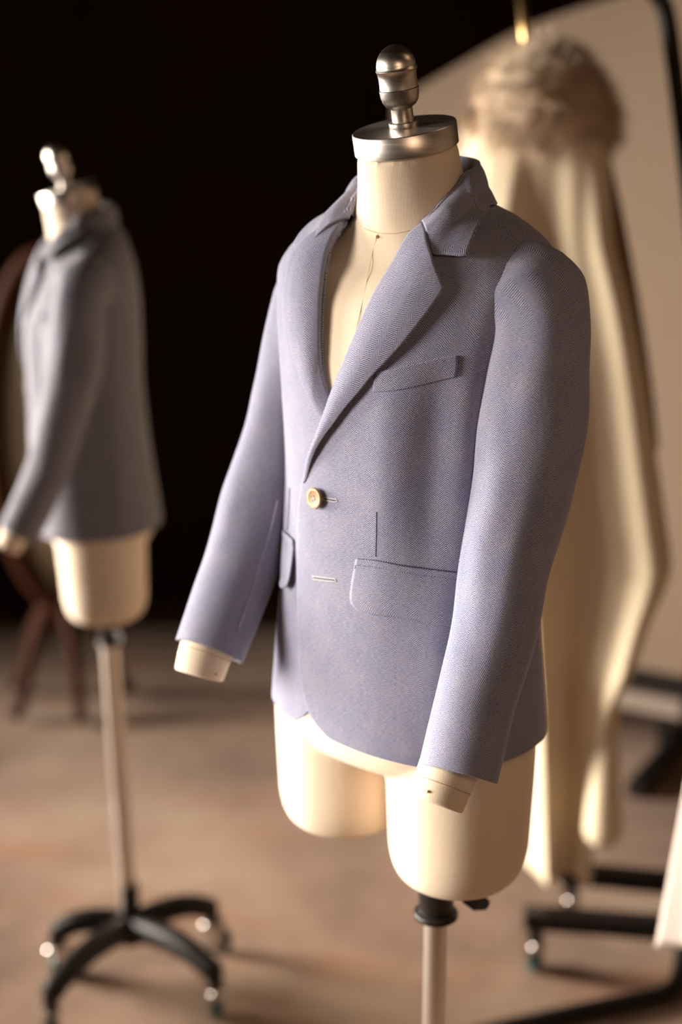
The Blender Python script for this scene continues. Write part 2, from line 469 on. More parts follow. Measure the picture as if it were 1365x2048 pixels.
BODY_BVH = None
def bvh_of(G, wrap=True):
    nr, nc = G.shape[:2]; f = []
    for i in range(nr-1):
        for j in range(nc if wrap else nc-1):
            f.append((i*nc+j, i*nc+(j+1) % nc, (i+1)*nc+(j+1) % nc, (i+1)*nc+j))
    return BVHTree.FromPolygons([tuple(p) for p in G.reshape(-1, 3)], f)
BODY_BVH = bvh_of(BODY.grid(np.linspace(0, 13, 140), np.linspace(0, 2*np.pi, 160, endpoint=False)))
def body_hit(px, py):
    h = BODY_BVH.ray_cast(LC, lray(px, py)); return (h[0], h[1]) if h[0] else (None, None)

POLE = lplane(872, 1850, (0, 0.004, 0), (0, 1, 0)); POLE.z = 0
def build_mannequin(label, seam=True):
    root = empty('dress_form', (AX, AY, 0), label, 'mannequin', -PSI, 'child dress forms on castor stands')
    torso = build_body(root)
    # stitched lines on the chest and neck
    pts = []
    for x, y in ((716, 446), (735, 459), (757, 466), (790, 467), (820, 461), (848, 452), (872, 440)):
        p, n = body_hit(x, y)
        if p: pts.append(p + n*0.0001)
    tube('neck_seam', crom(pts, 40), 0.00034, PAPER_EDGE, torso, 6)
    pts = []
    for x, y in ((756, 468), (746, 505), (735, 560), (722, 620), (708, 680), (694, 740), (684, 790)):
        p, n = body_hit(x, y)
        if p: pts.append(p + n*0.0001)
    tube('front_seam', crom(pts, 40), 0.00024, PAPER_EDGE, torso, 6)
    p, n = body_hit(755, 474); brass_pin(p, n, torso)
    # side seam of the near leg
    tip = FI @ at_dist(874, 1603, 1.160); a, G, Q, T = build_arm(NP, NR, FI @ at_dist(894, 1546, 1.170), tip, 0.0250, root)
    v = np.array(lray(857, 1583)); b = bvh_of(G); h = b.ray_cast(LC, Vector(v))
    if h[0]: brass_pin(h[0], h[1], a, 0.0014)
    tip = FI @ at_dist(399, 1347, 1.3555); a, G, Q, T = build_arm(FP, FRr, FI @ at_dist(413, 1300, 1.364), tip, 0.0256, root)
    h = bvh_of(G).ray_cast(LC, lray(432, 1348))
    if h[0]: brass_pin(h[0], h[1], a, 0.0014)
    # metal neck cap and finial
    lathe('neck_cap', [(0.0, 0), (0.0482, 0), (0.0490, 0.0006), (0.0490, 0.0195), (0.0483, 0.0204), (0.0, 0.0204)], STEEL, root, 72, CAPM)
    F = CAPM @ Matrix.Translation((0, 0, 0.0204)) @ Matrix.Diagonal((0.95, 0.95, 0.93, 1))
    prof = [(0.0, 0), (0.0140, 0), (0.0143, 0.0008), (0.0143, 0.0050), (0.0136, 0.0058), (0.0108, 0.0062), (0.0106, 0.0180), (0.0112, 0.0192),
            (0.0150, 0.0215), (0.0176, 0.0255), (0.0188, 0.0310), (0.0191, 0.0345), (0.0194, 0.0362), (0.0194, 0.0372), (0.0187, 0.0380),
            (0.0184, 0.0430), (0.0185, 0.0490), (0.0190, 0.0530), (0.0199, 0.0552), (0.0203, 0.0562), (0.0199, 0.0572), (0.0193, 0.0580)]
    for k in range(1, 13):
        t = k/12*math.pi/2; prof.append((0.0193*math.cos(t), 0.0580 + 0.0215*math.sin(t)))
    lathe('finial', prof, STEEL, root, 56, F)
    # stand
    S = Matrix.Translation((POLE.x, POLE.y, 0))
    zc = 0.6805
    col = lathe('pole_collar', [(0.0, zc-0.036), (0.0230, zc-0.036), (0.0238, zc-0.035), (0.0238, zc-0.0315), (0.0228, zc-0.0300), (0.0188, zc-0.0285),
                (0.0183, zc-0.0130), (0.0190, zc-0.0115), (0.0190, zc+0.0015), (0.0178, zc+0.003), (0.0178, zc+0.03), (0.0, zc+0.03)], BLACKPL, root, 48, S)
    # wing screw of the collar
    d = (FI.to_3x3() @ Vector((0.95, -0.25, -0.22))).normalized(); q = Vector((POLE.x, POLE.y, zc-0.002)) + d*0.017
    tube('clamp_screw', [q, q + d*0.016], 0.0030, STEEL, col, 10)
    bm = bmesh.new()
    zz = d.cross(Vector((0, 0, 1))).normalized(); yy = zz.cross(d)
    Mx = Matrix((( d.x, yy.x, zz.x, 0), (d.y, yy.y, zz.y, 0), (d.z, yy.z, zz.z, 0), (0, 0, 0, 1)))
    prof2 = [(0.0, -0.006), (0.0, 0.006), (0.008, 0.0105), (0.016, 0.0085), (0.0275, 0.0045), (0.0285, 0.0), (0.0265, -0.0060), (0.014, -0.0115), (0.006, -0.0085)]
    vs1 = [bm.verts.new((x, y, -0.003)) for x, y in prof2]; vs2 = [bm.verts.new((x, y, 0.003)) for x, y in prof2]
    bm.faces.new(vs1[::-1]); bm.faces.new(vs2)
    for i in range(len(prof2)):
        j = (i+1) % len(prof2); bm.faces.new((vs1[i], vs1[j], vs2[j], vs2[i]))
    bmesh.ops.recalc_face_normals(bm, faces=bm.faces)
    bmesh.ops.transform(bm, matrix=Matrix.Translation(q + d*0.013) @ Mx, verts=bm.verts)
    bmesh_obj('wing_knob', bm, BLACKPL, col, bevel=0.0012)
    lathe('pole', [(0.0, 0.05), (0.0122, 0.05), (0.0122, zc-0.030), (0.0, zc-0.030)], SATIN, root, 40, S)
    return root

def caster(loc, ang, parent, M=None):
    """swivel castor: plate socket, chrome fork and teal wheel"""
    c, s = math.cos(ang), math.sin(ang)
    T = Matrix.Translation(loc) @ Matrix.Rotation(ang, 4, 'Z')
    soc = lathe('caster_socket', [(0.0, 0.072), (0.0125, 0.072), (0.0135, 0.075), (0.0135, 0.100), (0.011, 0.105), (0.0, 0.105)], BLACKPL, parent, 24, T)
    bm = bmesh.new()
    for sy in (-1, 1):
        add_box(bm, (0.006, sy*0.0135, 0.042), (0.026, 0.0025, 0.046), T)
    add_box(bm, (0.004, 0, 0.066), (0.034, 0.030, 0.006), T)
    fork = bmesh_obj('caster_fork', bm, CHROME, soc, bevel=0.0015)
    Wm = T @ Matrix.Translation((0.012, 0, 0.027)) @ Matrix.Rotation(math.pi/2, 4, 'X')
    lathe('caster_wheel', [(0.0, -0.0105), (0.021, -0.0105), (0.0262, -0.008), (0.027, -0.004), (0.027, 0.004), (0.0262, 0.008), (0.021, 0.0105), (0.0, 0.0105)], TEAL, soc, 28, Wm)
    bmd = bmesh.new(); bmesh.ops.create_uvsphere(bmd, u_segments=14, v_segments=10, radius=0.0115)
    bmesh.ops.transform(bmd, matrix=T @ Matrix.Translation((-0.012, 0, 0.058)) @ Matrix.Diagonal((1, 1.25, 0.9, 1)), verts=bmd.verts)
    bmesh_obj('caster_cap', bmd, CHROME, soc, smooth=True)
    return soc

def build_base(root, ends, hub):
    """black castor base: hub and arched arms; ends/hub in the root's frame"""
    hx, hy = hub
    H = Matrix.Translation((hx, hy, 0))
    lathe('base_hub', [(0.0, 0.070), (0.030, 0.070), (0.034, 0.076), (0.034, 0.112), (0.024, 0.122), (0.0185, 0.126), (0.0185, 0.185), (0.0165, 0.190), (0.0, 0.190)], BLACKMT, root, 32, H)
    for k, (ex, ey) in enumerate(ends):
        L = math.hypot(ex-hx, ey-hy)
        P = [(hx + (ex-hx)*t, hy + (ey-hy)*t, z) for t, z in ((0.05, 0.100), (0.25, 0.110), (0.5, 0.116), (0.72, 0.113), (0.9, 0.102), (1.0, 0.094))]
        G = tube_grid(crom(P, 22), np.linspace(0.026, 0.021, 22), 14)
        arm = link('base_leg', grid_mesh('base_leg', G, wrap=True, caps=(True, True)), BLACKMT, root)
        caster(Vector((ex, ey, 0)), math.atan2(ey-hy, ex-hx) + (0.7, 2.4, -0.6, 3.6)[k % 4], arm)
    # foot lever
    tube('brake_pedal', [(hx, hy, 0.085), (hx+0.05, hy-0.075, 0.078), (hx+0.07, hy-0.115, 0.074)], [0.009, 0.008, 0.008], BLACKPL, root, 10)

# ------------------------------------------------------------------ jacket surface
JK = Loft([
    # t    cz     cy      a      bf     bb    n    tau
    (0, 0.862, 0.002, 0.1500, 0.1180, 0.1130, 2.25, 0),
    (1, 0.900, 0.002, 0.1470, 0.1165, 0.1110, 2.25, 0),
    (2, 0.970, 0.002, 0.1405, 0.1130, 0.1040, 2.25, 0),
    (3, 1.050, 0.002, 0.1330, 0.1090, 0.0960, 2.25, 0),
    (4, 1.125, 0.002, 0.1290, 0.1060, 0.0920, 2.25, 0),
    (5, 1.200, 0.002, 0.1330, 0.1040, 0.0950, 2.3, 0),
    (6, 1.250, 0.003, 0.1390, 0.1000, 0.0950, 2.35, 0),
    (7, 1.290, 0.005, 0.1460, 0.0920, 0.0910, 2.4, 0),
    (8, 1.320, 0.006, 0.1500, 0.0830, 0.0850, 2.4, 3),
    (9, 1.343, 0.006, 0.1400, 0.0750, 0.0780, 2.3, 6),
    (10, 1.363, 0.006, 0.1110, 0.0690, 0.0720, 2.2, 10),
    (11, 1.377, 0.006, 0.0790, 0.0640, 0.0600, 2.1, 14),
    (12, 1.392, 0.004, 0.0600, 0.0590, 0.0550, 2.0, 16)])
NTT, NTH = 260, 360
JT = np.linspace(0, 12, NTT); JH = np.linspace(-np.pi, np.pi, NTH, endpoint=False)
JG = JK.grid(JT, JH)
JB = bvh_of(JG)
def jhit(px, py):
    """point on the jacket surface seen at this pixel: (theta, t, point, normal)"""
    h = JB.ray_cast(LC, lray(px, py))
    if h[0] is None: return None
    p = np.array(h[0]); i, j = divmod(h[2], NTH)
    i0, i1 = max(i-1, 0), min(i+2, NTT-1)
    tt = np.linspace(JT[i0], JT[i1], 61); hh = np.linspace(JH[j]-2*np.pi/NTH, JH[j]+4*np.pi/NTH, 41)
    Q = JK.grid(tt, hh); d = ((Q-p)**2).sum(-1); a, b = np.unravel_index(np.argmin(d), d.shape)
    return hh[b], tt[a], Vector(p), h[1]
def jpt(th, t, lift=0.0):
    th = np.asarray(th, float); t = np.asarray(t, float); e = 1e-3
    p = JK.at(t, th)
    if np.any(lift):
        du = JK.at(t, th+e)-JK.at(t, th-e); dv = JK.at(np.minimum(t+e, 12), th)-JK.at(np.maximum(t-e, 0), th)
        n = np.cross(du, dv); n /= np.maximum(np.linalg.norm(n, axis=-1, keepdims=True), 1e-12)
        p = p + n*np.asarray(lift)[..., None]
    return p
def jht(px_list, mirror=False):
    out = []
    for x, y in px_list:
        h = jhit(x, y)
        if h is None: raise RuntimeError('no jacket at %s %s' % (x, y))
        out.append((h[0], h[1]))
    a = np.array(out)
    if mirror: a[:, 0] *= -1
    return a

FOLD = jht([(866, 915), (845, 640)])
def drape(th, t, side):
    """soft folds of the cloth (metres along the normal)"""
    th = np.asarray(th, float); t = np.asarray(t, float)
    f = np.zeros(np.broadcast(th, t).shape); T_, H_ = np.broadcast_arrays(t, th)
    it = np.nditer([T_, H_], flags=['multi_index'])
    for tv, hv in it:
        tv = float(tv); hv = float(hv)
        p = Vector((math.sin(hv)*1.5, math.cos(hv)*1.5 + side*7, tv*0.30))
        q = Vector((math.sin(hv)*4.0, math.cos(hv)*4.0 + side*3, tv*0.35))
        fo = 0.0
        if side > 0 and 2.0 < tv < 8.5:
            w = max(0.0, 1-((tv-FOLD[0, 1])/2.4)**2)**2; d = hv-FOLD[0, 0]
            fo = w*(-0.0050*math.exp(-(d/0.15)**2) + 0.0030*math.exp(-((d+0.34)/0.16)**2) + 0.0025*math.exp(-((d-0.30)/0.14)**2))
        f[it.multi_index] = fo + (0.0030*noise.noise(p) + 0.0014*noise.noise(q))*min(1.0, max(0.0, (abs(hv)-0.25)/0.6))
    return f

# measured outlines in the photograph's pixels, laid on the jacket's own surface
EDGE_PX = [(848, 450), (819, 479), (793, 526), (764, 574), (734, 633), (709, 691), (690, 735), (672, 779), (661, 809), (646, 852), (635, 882),
           (621, 918), (610, 966), (603, 1010), (600, 1049), (600, 1096), (601, 1154), (601, 1250), (603, 1320), (608, 1368), (618, 1410), (636, 1445), (660, 1471)]
EDGE = jht(EDGE_PX)
SIDE = R(104)
TC = jht([(640, 995), (661, 803)])
def centre(t): return pchip([0, TC[0, 1], TC[1, 1], 12.0], [TC[0, 0], TC[0, 0], TC[1, 0], -0.04], t)
def mir(th, t, side):
    """the same place on the other half of the jacket, about its front fastening line"""
    return th if side > 0 else 2*centre(t)-th
def edge_theta(t):
    o = np.argsort(EDGE[:, 1]); return np.interp(t, EDGE[o, 1], EDGE[o, 0])

def plift(th, t, side):
    th = np.asarray(th, float); te = mir(edge_theta(t), t, side)*side
    s = (th*side-te)/(SIDE-te)
    return drape(th, t, side) + 0.0008 + (0.0032*np.clip(1-s*2.6, 0, 1) if side > 0 else 0)
def uv_rows(G, ref_j, W0=0.0):
    """cloth coordinates: u runs along each row from the reference column, v up the reference column"""
    d = np.linalg.norm(np.diff(G, axis=1), axis=2)
    c = np.concatenate([np.zeros((len(G), 1)), np.cumsum(d, axis=1)], axis=1)
    u = c - np.array([np.interp(ref_j[i], np.arange(G.shape[1]), c[i]) for i in range(len(G))])[:, None] + W0
    dv = np.linalg.norm(np.diff(G, axis=0), axis=2).mean(axis=1); v = np.concatenate([[0], np.cumsum(dv)])
    return np.stack([u, np.repeat(v[:, None], G.shape[1], axis=1)], axis=-1)

TOP_T = 12.0
def front_panel(side, lift_in, parent):
    """side +1: the jacket's left front (over), -1: the right front (under)"""
    t_lo = EDGE[:, 1].min()
    t0 = 0.16 if side > 0 else 0.50
    ts = np.concatenate([np.linspace(t0, t_lo+0.6, 50), np.linspace(t_lo+0.6, TOP_T, 150)[1:]])
    n = 96; s = np.linspace(0, 1, n)
    te = edge_theta(ts) + np.clip(ts-EDGE[:, 1].max()+0.05, 0, 1)*1.5
    # round the lower corner on down to the hem
    k = ts < t_lo; th_lo = EDGE[np.argmin(EDGE[:, 1]), 0]
    te = np.where(k, th_lo + (0.62-th_lo)*(1-np.clip((ts-t0)/max(t_lo-t0, 1e-6), 0, 1))**1.6, te)
    if side < 0: te = -mir(te, ts, -1)
    TH = te[:, None]*(1-s) + SIDE*s
    Tm = np.repeat(ts[:, None], n, axis=1)
    lift = drape(TH, Tm, side) + 0.0008 + lift_in*np.clip(1-s*2.6, 0, 1)[None, :]
    # the hem hangs a little away and dips with the cloth
    if side < 0: TH = -TH
    G = jpt(TH, Tm, lift)
    ref = np.array([np.interp(R(20), te + (SIDE-te)*0, np.arange(1)) if False else np.clip((R(24)-te[i])/(SIDE-te[i])*(n-1), -200, n-1) for i in range(len(ts))])
    ref = np.clip(ref, 0, n-1)
    UV = uv_rows(G, ref)
    # keep the grain straight where the edge runs past the reference line
    d0 = (np.minimum(R(24)-te, 0))*0.105
    UV[..., 0] += -d0[:, None]
    if side < 0: UV[..., 0] *= -1
    o = link('front_panel', grid_mesh('front_panel', G, UV, flip=side < 0), HB, parent)
    return solid(o, 0.0024)
def back_panel(parent):
    ts = np.linspace(0, 12, 170); n = 120
    TH = np.linspace(SIDE, 2*np.pi-SIDE, n)
    H, Tm = np.meshgrid(TH, ts); w0 = 0.16 + 0.34*(H-SIDE)/(2*np.pi-2*SIDE); Tm = w0 + Tm*(12-w0)/12
    G = jpt(H, Tm, drape(H, Tm, 0)*sstep(0, .12, (H-SIDE))*sstep(0, .12, (2*np.pi-SIDE-H)) + drape(H, Tm, 1)*(1-sstep(0, .12, H-SIDE)) + drape(2*np.pi-H, Tm, -1)*(1-sstep(0, .12, 2*np.pi-SIDE-H)) + 0.0008)
    UV = uv_rows(G, np.full(len(ts), (n-1)/2))
    return solid(link('back_panel', grid_mesh('back_panel', G, UV), HB, parent), 0.0024)

def coons(top, bot, left, right, nr, nc):
    """px boundary curves -> (nr, nc, 2) grid"""
    a, b = crom([(*p, 0) for p in top], nc)[:, :2], crom([(*p, 0) for p in bot], nc)[:, :2]
    l, r = crom([(*p, 0) for p in left], nr)[:, :2], crom([(*p, 0) for p in right], nr)[:, :2]
    s = np.linspace(0, 1, nc)[None, :, None]; t = np.linspace(0, 1, nr)[:, None, None]
    return ((1-t)*a[None]+t*b[None] + (1-s)*l[:, None]+s*r[:, None]
            - ((1-s)*(1-t)*a[0]+s*(1-t)*a[-1]+(1-s)*t*b[0]+s*t*b[-1]))
def polyline(pts, n):
    P = np.array(pts, float); s = np.concatenate([[0], np.cumsum(np.linalg.norm(np.diff(P, axis=0), axis=1))])
    x = np.linspace(0, s[-1], n); return np.stack([np.interp(x, s, P[:, 0]), np.interp(x, s, P[:, 1])], -1)

LAP_ROLL = EDGE_PX[:13]
LAP_TOP = [(848, 450), (856, 474), (864, 498), (873, 520), (880, 545), (888, 563), (894, 579)]
LAP_OUT = [(894, 579), (886, 596), (867, 622), (845, 651), (822, 680), (800, 705), (778, 728), (753, 754), (727, 786), (698, 820), (680, 845), (661, 871), (643, 902), (630, 930), (619, 962)]
LAP_BOT = [(610, 966), (614, 965), (619, 962)]
def lapel_grid():
    nr, nc = 80, 26
    g = coons(LAP_TOP, LAP_BOT, LAP_ROLL, LAP_OUT, nr, nc)
    th = np.zeros((nr, nc)); t = np.zeros((nr, nc))
    for i in range(nr):
        for j in range(nc):
            h = jhit(*g[i, j])
            th[i, j], t[i, j] = h[0], h[1]
    return th, t
LTH, LT = lapel_grid()
def lapel(side, parent):
    nr, nc = LTH.shape; s = np.linspace(0, 1, nc)[None, :]; r = np.linspace(0, 1, nr)[:, None]
    # springs off the roll line, lies down towards its outer edge
    lift = 0.0032 + 0.0075*np.sin(np.pi*np.clip(s*0.86+0.10, 0, 1))*(0.45+0.55*(1-r)) + 0.0036*s
    lift = lift*(0.35+0.65*np.clip((1-r)*7, 0, 1)) + 0.0015
    if side < 0: lift = lift*(1-0.5*sstep(.5, .75, r)) - 0.0065*sstep(.60, .78, r)
    G = jpt(mir(LTH, LT, side), LT, lift)
    w = np.linalg.norm(np.diff(G, axis=1), axis=2); u = np.concatenate([np.zeros((nr, 1)), np.cumsum(w, axis=1)], axis=1)
    u = u*1.3
    dv = np.linalg.norm(np.diff(G, axis=0), axis=2)[:, nc//2]; v = np.concatenate([[0], np.cumsum(dv)])
    UV = np.stack([u, np.repeat(-v[:, None], nc, axis=1)], -1)
    # fold back under at the roll line
    e = []
    for k, (dl, dth) in enumerate(((-0.0016, -0.004), (-0.0042, 0.002), (-0.0068, 0.016))):
        e.append(jpt(mir(LTH[:, 0]+dth, LT[:, 0], side), LT[:, 0], np.maximum(lift[:, 0]+dl*(0.4+0.6*np.clip((1-r[:, 0])*7, 0, 1)), -0.004)))
    G = np.concatenate([np.stack(e[::-1], 1), G], axis=1)
    ue = np.stack([UV[:, 0]-np.array([0.004*(k+1), 0]) for k in (2, 1, 0)], 1); UV = np.concatenate([ue, UV], axis=1)
    o = link('lapel', grid_mesh('lapel', G, UV, flip=side > 0), HB, parent)
    return solid(o, 0.0021, -1)

# collar: fold line beside the neck and outer edge on the shoulder, mirrored about the centre back
def collar(parent):
    fold_px = [(848, 450), (863, 431), (882, 411), (903, 390), (922, 368), (932, 352)]
    xs = [0.040, 0.0455, 0.0505, 0.0550, 0.0580, 0.0590]
    F = []
    h = jhit(848, 450); f0 = Vector(jpt(h[0], h[1], 0.0045))
    for k, (x, y) in enumerate(fold_px):
        p = f0 if k == 0 else lxp(x, y, f0.x + (0.0585-f0.x)*(k/5.0)**0.8)
        F.append(p)
    F += [Vector((0.0535, 0.026, 1.4165)), Vector((0.042, 0.044, 1.4225)), Vector((0.022, 0.054, 1.4260)), Vector((0, 0.057, 1.4270))]
    O = []
    for x, y, l in ((873, 521, 0.0050), (890, 520, 0.0050), (938, 523, 0.0045), (954, 474, 0.0045), (968, 444, 0.0045)):
        h = jhit(x, y); O.append(Vector(jpt(h[0], h[1], l)))
    return F, O
CF, CO = collar(None)
def build_collar(parent):
    n = 60
    F = crom(CF, n)
    # gorge seam from the fold start down to the notch, then the collar's front edge out to its tip
    gorge = []
    for x, y, l in ((848, 450, 0.0045), (856, 474, 0.0098), (864, 498, 0.0098), (873, 519, 0.0088), (890, 518.5, 0.0075), (906, 520, 0.0078), (924, 522, 0.0080), (938, 522, 0.0085)):
        h = jhit(x, y); gorge.append(Vector(jpt(h[0], h[1], l)))
    gor = np.array([tuple(p) for p in gorge]); gs = np.concatenate([[0], np.cumsum(np.linalg.norm(np.diff(gor, axis=0), axis=1))])
    nc = 22
    x = np.linspace(0, gs[-1], nc); top = np.stack([np.interp(x, gs, gor[:, k]) for k in range(3)], -1)
    out = [gorge[-1]]
    for px, py, l in ((946, 497, 0.0085), (954, 474, 0.0085), (962, 456, 0.008), (971, 438, 0.007)):
        h = jhit(px, py); out.append(Vector(jpt(h[0], h[1], l)))
    out += [lxp(979, 412, 0.0835), Vector((0.0765, 0.026, 1.3850)), Vector((0.058, 0.048, 1.3870)), Vector((0.032, 0.062, 1.3885)), Vector((0, 0.067, 1.3890))]
    O = crom(out, n)
    # coons patch in space, bulged outwards so that it rolls over the fold
    s = np.linspace(0, 1, nc)[None, :, None]; t = np.linspace(0, 1, n)[:, None, None]
    end = F[-1]*(1-s[0]) + O[-1]*s[0]
    G = (1-t)*top[None] + t*end[None] + (1-s)*F[:, None] + s*O[:, None] - ((1-s)*(1-t)*top[0] + s*(1-t)*top[-1] + (1-s)*t*end[0] + s*t*end[-1])
    cen = np.array([0, 0.004, 1.36]); dirv = G - cen; dirv /= np.linalg.norm(dirv, axis=-1, keepdims=True)
    bul = np.sin(np.pi*np.clip(s*0.95+0.03, 0, 1))*np.minimum(1, t*5+0.06)
    roll = np.sqrt(np.clip(s*5, 0, 1)*(2-np.clip(s*5, 0, 1)))
    G = G + dirv*(0.0062*bul)
    # inner stand: from the fold line down inside against the neck
    inner = []
    for k, (r, dz) in enumerate(((0.0012, 0.0014), (-0.0010, 0.0012), (-0.0028, -0.0012), (-0.0034, -0.010), (-0.0030, -0.022))):
        c = np.array([0, 0.004, 0]); d = F - c; d[:, 2] = 0; d /= np.linalg.norm(d, axis=1)[:, None]
        w = sstep(0.02, 0.22, np.linspace(0, 1, n))[:, None]
        inner.append(F + w*(d*r + np.array([0, 0, dz])) - (1-w)*d*0.0012*k)
    Gl = np.concatenate([np.stack(inner[::-1], 1), G], axis=1)
    full = np.concatenate([Gl, (Gl*np.array([-1, 1, 1]))[::-1][1:]], axis=0)
    w = np.linalg.norm(np.diff(full, axis=1), axis=2); u = np.concatenate([np.zeros((len(full), 1)), np.cumsum(w, axis=1)], axis=1)
    u = u*1.3
    dv = np.linalg.norm(np.diff(full, axis=0), axis=2)[:, full.shape[1]*2//3]; v = np.concatenate([[0], np.cumsum(dv)])
    UV = np.stack([u, np.repeat(v[:, None], full.shape[1], axis=1)], -1)
    o = link('collar', grid_mesh('collar', full, UV, flip=True), HB, parent)
    return solid(o, 0.0020, -1)

def px_patch(name, top, bot, left, right, lift, mat, parent, nr=24, nc=40, side=1, th=0.0016, ureft=None, mirror_v=False):
    g = coons(top, bot, left, right, nr, nc)
    a = np.array([[jhit(*q)[:2] for q in row] for row in g])
    L = lift(np.linspace(0, 1, nr)[:, None], np.linspace(0, 1, nc)[None, :]) if callable(lift) else np.full((nr, nc), lift)
    H = mir(a[..., 0], a[..., 1], side); G = jpt(H, a[..., 1], L + plift(H, a[..., 1], side))
    w = np.linalg.norm(np.diff(G, axis=1), axis=2).mean(axis=0); u = np.concatenate([[0], np.cumsum(w)])
    dv = np.linalg.norm(np.diff(G, axis=0), axis=2).mean(axis=1); v = np.concatenate([[0], np.cumsum(dv)])
    tilt = 0.0
    UV = np.stack(np.broadcast_arrays(u[None, :], (v if mirror_v else -v)[:, None]), -1)
    if ureft: # vertical grain on a sloping strip: v follows the height
        UV = UV.copy(); UV[..., 1] = G[..., 2]*ureft
    o = link(name, grid_mesh(name, G, UV, flip=side > 0), mat, parent)
    if th: solid(o, th, -1)
    return o
def px_strip(name, pts, width, lift, mat, parent, n=24, side=1):
    """thin stitched strip following px points on the cloth"""
    a = np.array([jhit(*q)[:2] for q in polyline(pts, n)])
    H = mir(a[:, 0], a[:, 1], side); P = jpt(H, a[:, 1], lift + plift(H, a[:, 1], side))
    G = tube_grid(P, width/2, 8)
    return link(name, grid_mesh(name, G, wrap=True, caps=(True, True)), mat, parent)

def build_jacket(label):
    root = empty('blazer', (AX, AY, 0), label, 'jacket', -PSI, 'herringbone blazers on dress forms')
    back_panel(root)
    lf = front_panel(1, 0.0032, root); rf = front_panel(-1, 0.0, root)
    lapel(1, root); lapel(-1, root); build_collar(root)
    build_sleeve(NP, NR, 2.0, root); build_sleeve(FP, FRr, 9.0, root, [(556, 1000), (542, 1060), (520, 1130), (498, 1200), (476, 1265), (460, 1318)])
    # chest pocket welt
    cw = px_patch('chest_pocket', [(757, 746), (796, 736), (834, 728), (880, 717), (915, 711)], [(750, 784), (796, 780), (853, 768), (911, 754)],
             [(757, 746), (753, 765), (750, 784)], [(915, 711), (915, 735), (911, 754)], lambda r, s: 0.0008 + 0.0012*(1-r) + 0*s, HB, root, ureft=1.0)
    px_strip('pocket_stitch', [(917, 713), (916, 735), (912, 753)], 0.0010, 0.0015, DARKTH, cw)
    # hip pocket: jetted strip and flap, mirrored on the right front
    for side in (1, -1):
        fl = px_patch('pocket_flap', [(713, 1128), (760, 1133), (815, 1144), (862, 1151), (925, 1157)], [(722, 1221), (745, 1227), (790, 1233), (850, 1243), (915, 1255)],
                 [(713, 1128), (707, 1160), (704, 1190), (707, 1207), (722, 1221)], [(925, 1157), (920, 1205), (915, 1255)],
                 lambda r, s: 0.0006 + 0.0008*np.sin(np.pi*np.clip(r*0.9, 0, 1))*np.clip(s*6, 0, 1) + (0.0085*r*np.clip(1-3.2*s, 0, 1) if side < 0 else 0.0006*r) + 0*s, HB, root, side=side, th=0.0012)
        px_patch('pocket_jet', [(716, 1117), (760, 1121), (815, 1133), (862, 1140), (925, 1146)], [(713, 1129), (760, 1134), (815, 1145), (862, 1152), (925, 1158)],
                 [(716, 1117), (713, 1129)], [(925, 1146), (925, 1158)], 0.0014, HB, fl, nr=6, nc=40, side=side, th=0.0014, mirror_v=True)
        px_strip('jet_stitch', [(714, 1136), (716, 1116.5), (760, 1120), (815, 1132), (862, 1139), (925, 1145)], 0.0009, 0.0004, DARKTH, fl, 40, side)
        px_strip('front_dart', [(757, 1022), (756.5, 1060), (754.5, 1112)], 0.0008, 0.0001, DARKTH, root, 24, side)
    # buttonholes and the button
    for loop, slit in (([(632, 1151.5), (654, 1154.5), (675, 1157), (677, 1160), (674, 1162), (654, 1160), (632, 1157), (630.5, 1154), (632, 1151.5)], [(634, 1154.5), (654, 1157.3), (673, 1159.5)]),
                       ([(652, 993.5), (664, 996), (677, 998), (679, 1001), (676, 1003.5), (664, 1001), (652, 999), (650.5, 996), (652, 993.5)], [(654, 996.3), (664, 998.5), (675, 1000.5)])):
        bh = px_strip('buttonhole', loop, 0.0011, 0.0001, CREAMTH, root, 40)
        px_strip('buttonhole_slit', slit, 0.0009, 0.0003, DARKTH, bh, 12)
    h = jhit(640, 994.5); c = Vector(jpt(h[0], h[1], 0.0052)); nn = h[3].normalized()
    zx = nn; xx = Vector((0, 0, 1)).cross(zx).normalized(); xx = (xx*math.cos(0.5) + zx.cross(xx)*math.sin(0.5)).normalized(); yx = zx.cross(xx)
    M = Matrix.Translation(c) @ Matrix((xx, yx, zx)).transposed().to_4x4()
    bt = lathe('button', [(0.0, 0.0002), (0.0084, 0.0002), (0.0090, 0.0030), (0.0084, 0.0034), (0.0076, 0.0031), (0.0, 0.0029)], BUTTON, root, 44, M, sharp=False)
    lathe('button_rim', [(0.0070, 0.0), (0.0082, 0), (0.0099, 0.0008), (0.0104, 0.0019), (0.0100, 0.0030), (0.0093, 0.0034), (0.0087, 0.0031)], RIM, bt, 44, M, sharp=False)
    bm = bmesh.new()
    for k in range(4):
        r = bmesh.ops.create_cone(bm, cap_ends=True, segments=12, radius1=0.00085, radius2=0.00085, depth=0.0005)
        a = math.pi/4 + k*math.pi/2; bmesh.ops.translate(bm, verts=r['verts'], vec=(0.0024*math.cos(a), 0.0024*math.sin(a), 0.0030))
    bmesh.ops.transform(bm, matrix=M, verts=bm.verts); bmesh_obj('button_holes', bm, HOLE, bt)
    bm = bmesh.new()
    for k in range(2):
        add_box(bm, (0, 0, 0.0031), (0.0040, 0.0009, 0.0007), Matrix.Rotation(math.pi/4 + k*math.pi/2, 4, 'Z'))
    bmesh.ops.transform(bm, matrix=M, verts=bm.verts); bmesh_obj('button_thread', bm, CREAMTH, bt)
    tube('button_shank', [c - nn*0.0046, c + nn*0.0003], 0.0022, DARKTH, bt, 10)
    return root

